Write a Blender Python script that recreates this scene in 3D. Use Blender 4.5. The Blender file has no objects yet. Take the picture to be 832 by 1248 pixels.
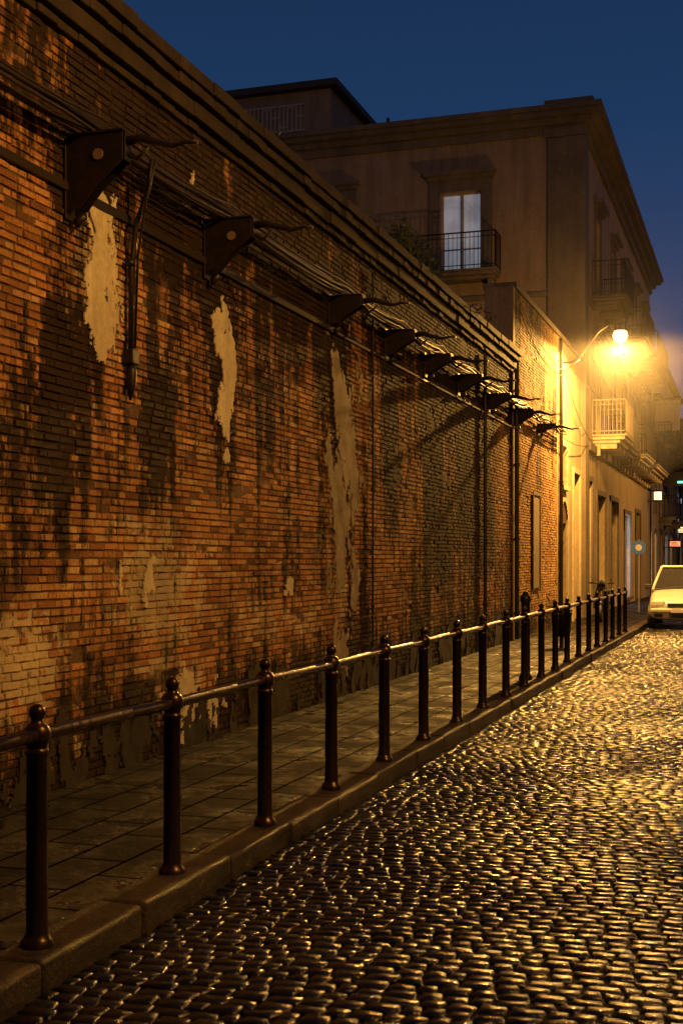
import bpy, bmesh, math, random
import numpy as np
from mathutils import Vector, noise
random.seed(7); rng=np.random.default_rng(7)
S=bpy.context.scene
COL=S.collection

# ---------------------------------------------------------------- helpers
class MB:
    def __init__(s): s.v=[]; s.f=[]
    def poly(s,pts):
        n=len(s.v); s.v+= [tuple(p) for p in pts]; s.f.append(tuple(range(n,n+len(pts)))); return s
    def box(s,a,b,j=0.0):
        x0,x1=sorted((a[0],b[0])); y0,y1=sorted((a[1],b[1])); z0,z1=sorted((a[2],b[2]))
        n=len(s.v)
        for (x,y,z) in [(x0,y0,z0),(x1,y0,z0),(x1,y1,z0),(x0,y1,z0),(x0,y0,z1),(x1,y0,z1),(x1,y1,z1),(x0,y1,z1)]:
            s.v.append((x+random.uniform(-j,j),y+random.uniform(-j,j),z+random.uniform(-j,j)))
        for q in [(0,3,2,1),(4,5,6,7),(0,1,5,4),(1,2,6,5),(2,3,7,6),(3,0,4,7)]:
            s.f.append(tuple(n+i for i in q))
        return s
    def tube(s,path,r,n=10,cap=True):
        path=[Vector(p) for p in path]
        if not isinstance(r,(list,tuple)): r=[r]*len(path)
        base=len(s.v); up=None
        for i,p in enumerate(path):
            t=(path[min(i+1,len(path)-1)]-path[max(i-1,0)])
            if t.length<1e-7: t=Vector((0,0,1))
            t.normalize()
            if up is None:
                up=Vector((0,0,1)) if abs(t.z)<.9 else Vector((1,0,0))
            a=t.cross(up)
            if a.length<1e-5: a=t.cross(Vector((0,1,0)))
            a.normalize(); b=a.cross(t).normalized(); up=b
            for k in range(n):
                th=2*math.pi*k/n
                q=p+a*(r[i]*math.cos(th))+b*(r[i]*math.sin(th)); s.v.append(tuple(q))
        for i in range(len(path)-1):
            for k in range(n):
                k2=(k+1)%n
                s.f.append((base+i*n+k,base+i*n+k2,base+(i+1)*n+k2,base+(i+1)*n+k))
        if cap:
            s.f.append(tuple(base+k for k in range(n))[::-1])
            e=base+(len(path)-1)*n
            s.f.append(tuple(e+k for k in range(n)))
        return s
    def tubez(s,c,prof,n=16):
        base=len(s.v)
        for (r,z) in prof:
            for k in range(n):
                th=2*math.pi*k/n
                s.v.append((c[0]+r*math.cos(th),c[1]+r*math.sin(th),c[2]+z))
        for i in range(len(prof)-1):
            for k in range(n):
                k2=(k+1)%n
                s.f.append((base+i*n+k,base+i*n+k2,base+(i+1)*n+k2,base+(i+1)*n+k))
        s.f.append(tuple(base+k for k in range(n))[::-1]); e=base+(len(prof)-1)*n
        s.f.append(tuple(e+k for k in range(n)))
        return s
    def obj(s,name,mat,parent=None,smooth=False,bevel=0,recalc=True,subd=0,seg=2):
        me=bpy.data.meshes.new(name); me.from_pydata(s.v,[],s.f); me.update()
        if recalc:
            bm=bmesh.new(); bm.from_mesh(me); bmesh.ops.recalc_face_normals(bm,faces=bm.faces); bm.to_mesh(me); bm.free()
        me.materials.append(mat)
        if smooth:
            me.polygons.foreach_set('use_smooth',[True]*len(me.polygons))
        o=bpy.data.objects.new(name,me); COL.objects.link(o)
        if parent: o.parent=parent
        if bevel:
            m=o.modifiers.new('b','BEVEL'); m.width=bevel; m.segments=seg; m.limit_method='ANGLE'; m.angle_limit=math.radians(35)
        if subd:
            m=o.modifiers.new('s','SUBSURF'); m.levels=subd; m.render_levels=subd
        return o
def empty(name,loc=(0,0,0)):
    o=bpy.data.objects.new(name,None); o.location=(0,0,0); COL.objects.link(o); return o

# ---------------------------------------------------------------- materials
class N:
    def __init__(s,name):
        s.m=bpy.data.materials.new(name); s.m.use_nodes=True; s.t=s.m.node_tree; s.n=s.t.nodes
        s.b=s.n['Principled BSDF']
    def node(s,ty,**kw):
        x=s.n.new(ty)
        for k,v in kw.items(): setattr(x,k,v)
        return x
    def L(s,a,b): s.t.links.new(a,b)
    def pos(s,scale=(1,1,1)):
        g=s.node('ShaderNodeNewGeometry'); mp=s.node('ShaderNodeMapping'); mp.inputs['Scale'].default_value=scale
        s.L(g.outputs['Position'],mp.inputs['Vector']); return mp.outputs[0]
    def noise(s,vec,scale,detail=5,rough=.6,dist=0):
        x=s.node('ShaderNodeTexNoise'); x.inputs['Scale'].default_value=scale; x.inputs['Detail'].default_value=detail
        x.inputs['Roughness'].default_value=rough; x.inputs['Distortion'].default_value=dist
        s.L(vec,x.inputs['Vector']); return x.outputs['Fac']
    def ramp(s,fac,stops):
        r=s.node('ShaderNodeValToRGB'); e=r.color_ramp.elements
        while len(e)<len(stops): e.new(.5)
        for i,(p,c) in enumerate(stops):
            e[i].position=p; e[i].color=(c,c,c,1) if not isinstance(c,tuple) else (*c,1)
        s.L(fac,r.inputs[0]); return r.outputs[0]
    def mix(s,fac,a,b,mode='MIX'):
        m=s.node('ShaderNodeMix',data_type='RGBA',blend_type=mode)
        for i,v in ((0,fac),(6,a),(7,b)):
            if isinstance(v,(int,float)): m.inputs[i].default_value=v if i==0 else (v,v,v,1)
            elif isinstance(v,tuple): m.inputs[i].default_value=(*v,1)
            else: s.L(v,m.inputs[i])
        return m.outputs[2]
    def math(s,op,a,b=0,clamp=False):
        m=s.node('ShaderNodeMath',operation=op,use_clamp=clamp)
        for i,v in ((0,a),(1,b)):
            if isinstance(v,(int,float)): m.inputs[i].default_value=v
            else: s.L(v,m.inputs[i])
        return m.outputs[0]
    def bump(s,h,strength=.5,dist=.01):
        b=s.node('ShaderNodeBump'); b.inputs['Strength'].default_value=strength; b.inputs['Distance'].default_value=dist
        s.L(h,b.inputs['Height']); s.L(b.outputs[0],s.b.inputs['Normal'])
    def set(s,**kw):
        for k,v in kw.items():
            i=s.b.inputs[k.replace('_',' ')]
            if isinstance(v,(int,float)): i.default_value=v
            elif isinstance(v,tuple): i.default_value=(*v,1)
            else: s.L(v,i)

def plaster(name,c1,c2,stain=.5,rough=.85,dark=.28):
    m=N(name); p=m.pos()
    n1=m.noise(p,.7,6,.65); c=m.mix(m.ramp(n1,[(.35,0.),(.65,1.)]),c1,c2)
    n2=m.noise(m.pos((2.2,2.2,.22)),1.6,6,.65)
    st=m.ramp(n2,[(.42,0.),(.68,stain)])
    c=m.mix(st,c,tuple(x*dark for x in c1))
    n3=m.noise(p,14,6,.7); c=m.mix(1,c,m.ramp(n3,[(.3,.72),(.7,1.12)]),'MULTIPLY')
    m.set(Base_Color=c,Roughness=rough); m.bump(n3,.35,.012); return m.m
def metal(name,c,rough=.45,metallic=.6,rust=0.3):
    m=N(name); p=m.pos(); n=m.noise(p,22,6,.7)
    cc=m.mix(m.ramp(n,[(.5,0.),(.75,rust)]),c,(.09,.04,.02))
    m.set(Base_Color=cc,Roughness=m.math('ADD',m.math('MULTIPLY',n,.35),rough-.17),Metallic=metallic); m.bump(n,.25,.003); return m.m
def simple(name,c,rough=.5,metallic=0.0,var=.15):
    m=N(name); n=m.noise(m.pos(),9,4,.6)
    m.set(Base_Color=m.mix(1,c,m.ramp(n,[(.3,1-var),(.7,1+var)]),'MULTIPLY'),Roughness=rough,Metallic=metallic); return m.m
def emit(name,c,s,base=(.5,.5,.5)):
    m=N(name); n=m.noise(m.pos((1,1,.6)),3,3,.5)
    m.set(Base_Color=base,Roughness=.3); m.b.inputs['Emission Color'].default_value=(*c,1)
    m.L(m.math('MULTIPLY',m.ramp(n,[(.3,.65),(.7,1.2)]),s),m.b.inputs['Emission Strength']); m.m.cycles.emission_sampling='NONE' if s<1 else 'AUTO'; return m.m

def brickmat(name):
    m=N(name); p=m.pos()
    at=m.node('ShaderNodeVertexColor',layer_name='col'); mk=m.node('ShaderNodeVertexColor',layer_name='mask')
    sep=m.node('ShaderNodeSeparateColor'); m.L(mk.outputs[0],sep.inputs[0])
    fine=m.noise(p,38,6,.7); med=m.noise(p,5.5,7,.74,.3); big=m.noise(p,1.3,5,.6)
    c=m.mix(1,at.outputs[0],m.ramp(fine,[(.25,.5),(.75,1.5)]),'MULTIPLY')
    w=m.math('ADD',sep.outputs[1],m.math('MULTIPLY',m.math('SUBTRACT',med,.5),2.1))
    w=m.ramp(w,[(.41,0.),(.55,.88)])
    c=m.mix(w,c,m.mix(fine,(.34,.26,.16),(.70,.59,.39)))
    st=m.noise(m.pos((3.0,3.0,.30)),1.5,7,.72)
    k=m.math('ADD',sep.outputs[0],m.math('MULTIPLY',m.math('SUBTRACT',st,.5),2.5))
    k=m.math('ADD',k,m.math('MULTIPLY',m.math('SUBTRACT',med,.5),1.4))
    k=m.ramp(k,[(.25,0.),(.55,.97)])
    c=m.mix(k,c,m.mix(fine,(.006,.0033,.002),(.032,.017,.009)))
    c=m.mix(1,c,m.ramp(big,[(.3,.6),(.7,1.2)]),'MULTIPLY')
    m.set(Base_Color=c,Roughness=.85); m.b.inputs['Specular IOR Level'].default_value=.25
    m.bump(m.math('ADD',fine,m.math('MULTIPLY',med,1.2)),.8,.012)
    return m.m
M_brick=brickmat('old_brick')
M_patch=plaster('lime_plaster',(.74,.65,.46),(.56,.46,.31),.55,dark=.4)
M_patch2=plaster('grey_render_patch',(.42,.34,.24),(.25,.20,.14),.6,dark=.35)
M_cornice=plaster('shade_toned_cornice',(.045,.028,.016),(.016,.011,.008),.8)  # cornice colour darkened to stand for the unlit wall top
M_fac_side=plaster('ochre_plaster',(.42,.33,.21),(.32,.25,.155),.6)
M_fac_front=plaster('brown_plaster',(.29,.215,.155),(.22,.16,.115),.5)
M_trim=plaster('grey_stone_trim',(.17,.14,.11),(.11,.09,.072),.5)
M_trimlt=plaster('pale_stone_trim',(.52,.44,.31),(.42,.34,.23),.4)
M_fac_far=plaster('far_plaster',(.46,.37,.26),(.36,.29,.20),.5)
M_iron=metal('black_iron',(.022,.016,.013),.45,.4,.45)
M_rail=metal('painted_rail_iron',(.032,.018,.012),.30,.7,.35)
M_cable=simple('black_cable',(.024,.017,.012),.5)
M_wood=simple('dark_wood',(.07,.04,.025),.5)
M_shut=simple('shutter_wood',(.09,.07,.05),.6)
M_glassd=simple('dark_window_glass',(.02,.022,.028),.08)
M_roof=simple('roof_dark',(.05,.04,.035),.8)

# sky ---------------------------------------------------------------------
W=bpy.data.worlds.new('World'); S.world=W; W.use_nodes=True
nt=W.node_tree; bg=nt.nodes['Background']
sky=nt.nodes.new('ShaderNodeTexSky'); sky.sky_type='NISHITA'; sky.sun_disc=False
sky.sun_elevation=math.radians(-3.0); sky.sun_rotation=math.radians(20); sky.ozone_density=6; sky.dust_density=1.0
tc=nt.nodes.new('ShaderNodeTexCoord'); sp=nt.nodes.new('ShaderNodeSeparateXYZ'); nt.links.new(tc.outputs['Generated'],sp.inputs[0])
rp=nt.nodes.new('ShaderNodeValToRGB'); e=rp.color_ramp.elements
e[0].position=0.0; e[0].color=(.08,.07,.10,1); e[1].position=.60; e[1].color=(.0035,.013,.042,1)
x=e.new(.17); x.color=(.036,.056,.125,1); x=e.new(.32); x.color=(.0115,.038,.098,1)
nt.links.new(sp.outputs['Z'],rp.inputs[0])
sc=nt.nodes.new('ShaderNodeVectorMath'); sc.operation='SCALE'; sc.inputs['Scale'].default_value=.08
nt.links.new(sky.outputs[0],sc.inputs[0])
ad=nt.nodes.new('ShaderNodeVectorMath'); ad.operation='ADD'
nt.links.new(sc.outputs[0],ad.inputs[0]); nt.links.new(rp.outputs[0],ad.inputs[1])
nt.links.new(ad.outputs[0],bg.inputs[0]); bg.inputs[1].default_value=1.0

# ---------------------------------------------------------------- ground / road
m=N('dark_earth'); m.set(Base_Color=m.mix(m.noise(m.pos(),2,5),(.03,.027,.024),(.06,.05,.045)),Roughness=.9); M_ground=m.m
MB().poly([(-600,-600,-.16),(600,-600,-.16),(600,900,-.16),(-600,900,-.16)]).obj('ground',M_ground)

m=N('wet_basalt_setts'); p=m.pos(); f=m.noise(p,85,5,.7); g=m.noise(p,13,5,.6); b=m.noise(p,.7,4,.55)
at=m.node('ShaderNodeVertexColor',layer_name='col')
m.set(Base_Color=m.mix(1,at.outputs[0],m.ramp(f,[(.3,.6),(.7,1.3)]),'MULTIPLY'),
      Roughness=m.math('ADD',m.math('MULTIPLY',m.ramp(b,[(.38,0.),(.62,1.)]),.14),m.math('ADD',m.math('MULTIPLY',g,.18),.05)))
m.b.inputs['Specular IOR Level'].default_value=.55
m.bump(m.math('ADD',m.math('MULTIPLY',f,.35),g),.65,.009); M_sett=m.m
m=N('sett_joint_grit'); p=m.pos(); f=m.noise(p,30,5,.6); vo=m.node('ShaderNodeTexVoronoi'); vo.inputs['Scale'].default_value=6.5; m.L(p,vo.inputs['Vector'])
m.set(Base_Color=m.mix(f,(.003,.0025,.002),(.009,.0075,.006)),Roughness=.8); m.b.inputs['Specular IOR Level'].default_value=.2; m.bump(m.math('SUBTRACT',f,m.math('MULTIPLY',vo.outputs[0],2.)),.6,.02); M_joint=m.m
RX0,RX1=-2.75,3.25
road=MB().poly([(RX0,-15,-.136),(RX1,-15,-.136),(RX1,160,-.136),(RX0,160,-.136)]).obj('cobbled_road',M_joint)
def setts(y0,y1,pitch,wid):
    cx=[];cy=[];hw=[];hd=[]
    y=y0
    while y<y1:
        x=RX0+.01-random.uniform(0,.1)
        while x<RX1-.03:
            w=wid*random.uniform(.70,1.40)
            a=max(x,RX0+.005); bb=min(x+w,RX1)
            if bb-a>.04:
                cx.append((a+bb)/2); hw.append((bb-a)/2-.003)
                cy.append(y+pitch/2+.05*math.sin((a+1.2)*1.6)+random.uniform(-.006,.006)); hd.append(pitch/2*random.uniform(.90,1.02)-.0025)
            x+=w
        y+=pitch
    return map(np.array,(cx,cy,hw,hd))
def build_setts(name,y0,y1,pitch,wid,g,hh=.011):
    cx,cy,hw,hd=setts(y0,y1,pitch,wid); n=len(cx); g=np.array(g); k=len(g)
    U,V=np.meshgrid(g,g,indexing='ij'); U=U.ravel();V=V.ravel()
    uu=U*np.sqrt(1-.09*V**4); vv=V*np.sqrt(1-.09*U**4)
    r=np.maximum(abs(U),abs(V))
    h=-hh*np.clip((r-.82)/.18,0,1)**1.7-.0007*(U**2+V**2)
    tx=rng.normal(0,.018,n);ty=rng.normal(0,.026,n);dz=rng.normal(0,.0020,n)
    rot=rng.normal(0,.05,n); q1=rng.normal(0,.10,n);q2=rng.normal(0,.10,n)
    X0=hw[:,None]*uu*(1+q1[:,None]*V); Y0=hd[:,None]*vv*(1+q2[:,None]*U)
    c=np.cos(rot)[:,None];s=np.sin(rot)[:,None]
    X=X0*c-Y0*s; Y=X0*s+Y0*c
    Z=-.118+h+dz[:,None]+X*tx[:,None]+Y*ty[:,None]+rng.normal(0,.0004,(n,k*k))
    Z+= .008*np.sin(cx*1.3+cy*.7)[:,None]*.6+.005*np.sin(cy*1.9-cx*2.1)[:,None]
    P=np.stack([cx[:,None]+X,cy[:,None]+Y,Z],-1).reshape(-1,3)
    idx=np.arange(k*k).reshape(k,k)
    q=np.stack([idx[:-1,:-1],idx[1:,:-1],idx[1:,1:],idx[:-1,1:]],-1).reshape(-1,4)
    F=(q[None]+ (np.arange(n)*k*k)[:,None,None]).reshape(-1,4)
    me=bpy.data.meshes.new(name); me.vertices.add(len(P)); me.vertices.foreach_set('co',P.ravel())
    me.loops.add(F.size); me.loops.foreach_set('vertex_index',F.ravel().astype(np.int32))
    me.polygons.add(len(F)); me.polygons.foreach_set('loop_start',(np.arange(len(F))*4).astype(np.int32)); me.polygons.foreach_set('loop_total',np.full(len(F),4,np.int32))
    me.polygons.foreach_set('use_smooth',np.ones(len(F),bool)); me.update(calc_edges=True)
    a=me.color_attributes.new('col','FLOAT_COLOR','POINT')
    t=rng.uniform(.003,.010,n); col=np.stack([t,t*.88,t*.76,np.ones(n)],-1); col=np.repeat(col,k*k,axis=0)
    a.data.foreach_set('color',col.ravel()); me.materials.append(M_sett)
    o=bpy.data.objects.new(name,me); COL.objects.link(o); o.parent=road; return o
build_setts('setts_near',2.4,18,.088,.112,[-1,-.94,-.82,0,.82,.94,1])
build_setts('setts_far',18,72,.11,.125,[-1,-.84,0,.84,1])

# ---------------------------------------------------------------- pavement + kerb
m=N('wet_paving_slabs'); p=m.pos()
mp=m.node('ShaderNodeMapping'); mp.inputs['Rotation'].default_value=(0,0,math.pi/2); m.L(p,mp.inputs[0])
br=m.node('ShaderNodeTexBrick'); br.inputs['Scale'].default_value=1; br.inputs['Brick Width'].default_value=.62; br.inputs['Row Height'].default_value=.325
br.inputs['Mortar Size'].default_value=.012; br.inputs['Mortar Smooth'].default_value=.4
br.inputs['Color1'].default_value=(.003,.0023,.0017,1); br.inputs['Color2'].default_value=(.016,.0115,.008,1); br.inputs['Mortar'].default_value=(.001,.001,.001,1)
m.L(mp.outputs[0],br.inputs['Vector'])
f=m.noise(p,26,6,.7); g=m.noise(p,1.6,6,.62)
wet=m.ramp(g,[(.42,0.),(.56,1.)])
m.set(Base_Color=m.mix(1,br.outputs[0],m.ramp(f,[(.3,.6),(.7,1.3)]),'MULTIPLY'),Roughness=m.math('ADD',m.math('MULTIPLY',wet,.40),m.math('ADD',m.math('MULTIPLY',f,.25),.12)))
sl=m.math('MULTIPLY',m.math('SUBTRACT',1.0,m.math('MULTIPLY',wet,.55)),m.math('SUBTRACT',.34,m.math('MULTIPLY',br.outputs['Fac'],.34)))
m.L(sl,m.b.inputs['Specular IOR Level'])
m.bump(m.math('ADD',m.math('ADD',m.math('MULTIPLY',f,.8),m.math('MULTIPLY',g,.8)),m.math('MULTIPLY',br.outputs['Fac'],-1.4)),1,.026); M_pave=m.m
MB().poly([(-4.9,-15,0),(-2.99,-15,0),(-2.99,160,0),(-4.9,160,0)]).obj('pavement',M_pave)
MB().poly([(3.49,-15,0),(6.1,-15,0),(6.1,160,0),(3.49,160,0)]).obj('pavement',M_pave)
m=N('kerb_stone'); p=m.pos(); f=m.noise(p,34,7,.72); g=m.noise(p,3,6,.65)
m.set(Base_Color=m.mix(1,m.mix(m.ramp(g,[(.38,0.),(.62,1.)]),(.011,.0075,.005),(.055,.036,.020)),m.ramp(f,[(.3,.35),(.7,1.5)]),'MULTIPLY'),Roughness=m.math('ADD',m.math('MULTIPLY',f,.5),.22))
m.b.inputs['Specular IOR Level'].default_value=.3
m.bump(m.math('ADD',f,m.math('MULTIPLY',g,1.)),1,.032); M_kerb=m.m
def kerb(name,xa,xb):
    k=MB(); y=-6
    while y<100:
        l=random.uniform(.85,1.25); d=random.uniform(-.016,.010)
        k.box((xa,y+.006,-.155),(xb+d,y+l-.006,.006+random.uniform(-.010,.006)),.006); y+=l
    return k.obj(name,M_kerb,bevel=.022,seg=3)
kerb('kerb',-2.992,-2.75); kerb('kerb',3.25,3.492)

# ---------------------------------------------------------------- brick wall
WX=-4.73
brk=[8.17,10.58,14.06,16.4,18.5,20.7,23.2,25.75,28.7]
def sstep(a,b,x): 
    t=max(0,min(1,(x-a)/(b-a))); return t*t*(3-2*t)
whites=[(8.6,3.9,.42,.6,.75),(10.9,3.45,.25,.5,.5),(9.4,1.45,1.0,.60,.58),(7.6,.95,.8,.45,.60),(10.2,.35,.7,.32,.65),(8.4,.25,.8,.2,.5),(12.0,1.0,.9,.35,.48),(7.7,2.15,.9,.25,.42),(14.5,2.3,.6,2.0,.45),(8.4,5.1,.6,.3,.4),(10.6,2.6,.25,.25,.45),(18,2.9,.6,.35,.35),(30,4.5,2.5,3,.25),(13.2,.9,.9,.3,.42),(8.9,1.9,1.6,.12,.46),(9.0,.75,1.3,.10,.48)]
def masks(y,z):
    s=.14+.44*sstep(3.4,5.2,z)  # soot, with the light's fade towards the wall top put into the mask
    for b in brk:
        a=math.exp(-((y-b-.25)/.42)**2)*sstep(1.0,3.4,z)*(1-.6*sstep(4.6,5.2,z)); s+=.50*a
    s+=.36*math.exp(-((y-20.8)/1.9)**2)*sstep(.6,2.5,z)+.38*math.exp(-((y-12.5)/1.0)**2)*sstep(1.8,3,z)
    s+=.48*math.exp(-((y-9.8)/.5)**2)*sstep(1.8,3,z)+.62*math.exp(-((y-7.95)/.35)**2)*math.exp(-((z-2.9)/.7)**2)+.45*math.exp(-((y-11)/.2)**2)*math.exp(-((z-2.5)/.8)**2)
    s+=.48*math.exp(-((y-9.55)/.22)**2)*math.exp(-((z-2.6)/.6)**2)
    s+=.64*(1-sstep(.1,1.0,z))+.16*sstep(11,15,y)
    s-=.40*sstep(25.5,27,y)
    s+=.55*(noise.noise(Vector((y*.6,z*.5,3.1))))
    w=0
    for (a,b,sa,sb,k) in whites: w=max(w,k*math.exp(-((y-a)/sa)**2-((z-b)/sb)**2))
    w+=.25*noise.noise(Vector((y*.8,z*.8,9.7)))+.02+.08*(1-sstep(1.5,3.2,z))
    if w>.4: s-= (w-.4)*1.2
    return max(-.2,min(1,s)),max(0,min(1,w))
pal=[(.42,.195,.070),(.36,.155,.056),(.47,.25,.098),(.29,.128,.048),(.53,.345,.155),(.16,.072,.033),(.45,.215,.08)]
pw=[5,5,4,4,1.8,1.4,4]
def mesh_attr(name,V,F,C,Mk,mat,parent):
    me=bpy.data.meshes.new(name); me.from_pydata(V,[],F); me.update()
    for nm,D in (('col',C),('mask',Mk)):
        a=me.color_attributes.new(nm,'FLOAT_COLOR','POINT'); a.data.foreach_set('color',np.array(D,dtype=np.float32).ravel())
    me.materials.append(mat); o=bpy.data.objects.new(name,me); COL.objects.link(o); o.parent=parent; return o
def brick_field(name,y0,y1,z0,z1,parent):
    V=[];F=[];C=[];K=[]
    ch=.0585; L=.222; r=0; z=z0
    while z+ch<=z1+.001:
        y=y0-(L/2 if r%2 else 0)+random.uniform(-.02,.02)
        while y<y1:
            l=L*random.uniform(.93,1.07) if random.random()>.18 else L*.5
            a=max(y,y0); b=min(y+l,y1)
            if b-a>.04:
                yc=(a+b)/2; zc=z+ch/2
                s,w=masks(yc,zc)
                er=noise.noise(Vector((yc*1.6,zc*2.2,1.3)))
                pr=.012+random.uniform(-.005,.005)-(.014*sstep(.15,.45,er)*random.random())
                if random.random()<.015: pr=-.006
                g=.0055; n=len(V); j=lambda q=.0026: random.uniform(-q,q)
                t=random.uniform(-.0025,.0025)
                bx=WX-.016; fx=WX-.012+pr
                cs=[(a+g,z+g),(b-g,z+g),(b-g,z+ch-g),(a+g,z+ch-g)]
                wob=.008*noise.noise(Vector((yc*.5,zc*3,5)))
                cs=[(p+j(),q+j()+wob) for p,q in cs]
                for (p,q) in cs: V.append((bx,p,q))
                for i,(p,q) in enumerate(cs):
                    V.append((fx+j(.0015)+(t if i in(1,2) else -t),p+(.004 if i in(0,3) else -.004),q+(.004 if i<2 else -.004)))
                for i in range(4):
                    i2=(i+1)%4; F.append((n+i,n+i2,n+4+i2,n+4+i))
                F.append((n+4,n+5,n+6,n+7))
                c=random.choices(pal,pw)[0]; k=random.uniform(.85,1.15)
                if yc>26: c=tuple(.5*q+.5*x for q,x in zip(c,(.42,.28,.14)))
                C+= [(c[0]*k,c[1]*k,c[2]*k,1)]*8
                ws=w+random.uniform(-.10,.10); ss=s+random.uniform(-.07,.07)
                K+= [(max(0,ss),max(0,ws),0,1)]*8
            y+=l
        z+=ch; r+=1
    return mesh_attr(name,V,F,C,K,M_brick,parent)
def backing(name,y0,y1,z0,z1,parent,step=.12):
    V=[];F=[];C=[];K=[]
    ny=int((y1-y0)/step)+1; nz=int((z1-z0)/step)+1
    for i in range(ny+1):
        for k in range(nz+1):
            y=y0+(y1-y0)*i/ny; z=z0+(z1-z0)*k/nz
            V.append((WX-.0115,y,z)); s,w=masks(y,z); C.append((.14,.082,.043,1)); K.append((max(0,s),w*.8,0,1))
    for i in range(ny):
        for k in range(nz):
            a=i*(nz+1)+k; F.append((a,a+nz+1,a+nz+2,a+1))
    return mesh_attr(name,V,F,C,K,M_brick,parent)
wall=empty('brick_wall')
brick_field('bricks',2.5,25.6,.0,5.4,wall); backing('mortar',-6,25.6,-.1,5.40,wall)
MB().box((-5.25,-6,-.1),(WX-.02,25.6,5.5)).obj('core',M_cornice,wall)
cn=MB()
for (za,zb,pr,ll) in ((5.385,5.455,.05,.25),(5.458,5.60,.10,.9),(5.603,5.70,.16,.25),(5.703,5.82,.20,.7)):
    y=-6
    while y<25.58:
        l=ll*random.uniform(.85,1.15); e2=min(y+l-.004,25.59)
        if e2-y>.03: cn.box((-5.28,y,za),(WX+pr+random.uniform(-.014,.010),e2,zb+random.uniform(-.012,.0)),.005)
        y+=l
cn.obj('cornice',M_cornice,wall,bevel=.010)
def ragged(name,yc,zc,hy,hz,mat,parent,thr=0.0,cell=.028,x=WX+.006,seed=0,amp=1.0,fs=3.2,th=.012):
    V={};F=[];vs=[]
    def vid(i,k):
        if (i,k) not in V:
            V[(i,k)]=len(vs); y=yc+i*cell;z=zc+k*cell
            vs.append((x+.006*noise.noise(Vector((y*5,z*5,seed))),y+random.uniform(-.007,.007),z+random.uniform(-.007,.007)))
        return V[(i,k)]
    ni=int(hy*1.6/cell); nk=int(hz*1.4/cell)
    for i in range(-ni,ni):
        for k in range(-nk,nk):
            y=(i+.5)*cell;z=(k+.5)*cell
            if zc+z<.01 : continue
            v=1-abs(y/hy)**2-abs(z/hz)**3+amp*noise.fractal(Vector(((yc+y)*fs,(zc+z)*fs*.6,seed)),.6,2,5)
            if v>thr: F.append((vid(i,k),vid(i+1,k),vid(i+1,k+1),vid(i,k+1)))
    if not F: return
    b=MB(); b.v=vs; b.f=F; o=b.obj(name,mat,parent,recalc=False)
    md=o.modifiers.new('t','SOLIDIFY'); md.thickness=th; md.offset=0
ragged('plaster_patch',8.62,3.85,.36,.66,M_patch,wall,.45,seed=1,cell=.016,amp=1.5)
ragged('plaster_patch_b',10.95,3.4,.27,.56,M_patch,wall,.4,seed=2,cell=.016,amp=1.5)
ragged('plaster_patch_c',14.6,2.3,.58,1.95,M_patch2,wall,.35,seed=3,cell=.02,fs=2.2,amp=1.4)
ragged('plaster_patch_d',9.3,1.4,.5,.35,M_patch,wall,1.0,seed=4,cell=.016)
ragged('plaster_patch_e',10.2,.33,.8,.4,M_patch,wall,.85,seed=5,cell=.016)
ragged('plaster_patch_f',12.7,1.35,.12,.13,M_patch,wall,.5,seed=6,cell=.016,amp=1.6)
ragged('plaster_patch_g',11.05,2.6,.14,.10,M_patch,wall,.6,seed=8,cell=.016)
ragged('plaster_patch_h',10.3,4.95,.2,.12,M_patch,wall,.6,seed=9,cell=.016)
M_base=plaster('damp_base_render',(.036,.023,.013),(.012,.009,.006),.7)
yy=5.0
i=0
while yy<25:
    ragged('base_render_%d'%i,yy+1.0,.10,1.35,.42,M_base,wall,.85,cell=.025,seed=20+i,amp=1.9,fs=1.9); yy+=2.0; i+=1

wall2=empty('brick_wall')
brick_field('bricks',25.8,31.5,.0,7.15,wall2); backing('mortar',25.8,31.5,-.1,7.15,wall2)
MB().box((-5.3,25.8,-.1),(WX-.02,31.5,7.15)).obj('core',M_fac_front,wall2)
MB().box((-5.36,25.76,7.15),(WX+.05,36,7.27)).obj('coping',M_trim,wall2,bevel=.01)
MB().box((-5.3,25.602,-.1),(WX+.012,25.798,7.15)).obj('end_pier',M_fac_front,wall2,bevel=.006)
MB().box((-4.74,27.9,1.0),(-4.70,28.75,3.05)).obj('blind_niche',M_fac_front,wall2)
nf=MB(); nf.box((-4.70,27.82,.95),(-4.68,27.9,3.12)); nf.box((-4.70,28.75,.95),(-4.68,28.83,3.12)); nf.box((-4.70,27.902,3.052),(-4.68,28.748,3.12)); nf.obj('niche_frame',M_trim,wall2)

# weeds on wall top
lf=N('weed_leaves'); lf.set(Base_Color=lf.mix(lf.noise(lf.pos(),30,3),(.015,.025,.010),(.05,.06,.022)),Roughness=.6); M_leaf=lf.m
def weeds(name,yc,spread,n,zt,h):
    b=MB(); st=MB()
    for s_ in range(n//14):
        y=yc+random.gauss(0,spread); x=random.uniform(-4.95,-4.6); hh=h*random.uniform(.3,1.1)
        tip=(x+random.uniform(-.15,.15),y+random.uniform(-.2,.2),zt+hh)
        st.tube([(x,y,zt-.02),((x+tip[0])/2+.02,(y+tip[1])/2,zt+hh*.55),tip],[.006,.004,.002],4)
        for k in range(14):
            t=random.uniform(.2,1.05); c=Vector((x+(tip[0]-x)*t,y+(tip[1]-y)*t,zt+hh*t))+Vector([random.gauss(0,.045) for _ in range(3)])
            d=Vector([random.gauss(0,1) for _ in range(3)]).normalized(); e_=d.orthogonal().normalized(); l=random.uniform(.025,.06)
            b.poly([c-d*l,c+e_*l*.4,c+d*l,c-e_*l*.4])
    root=empty(name); b.obj('leaves',M_leaf,root,recalc=False); st.obj('stems',M_leaf,root)
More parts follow.
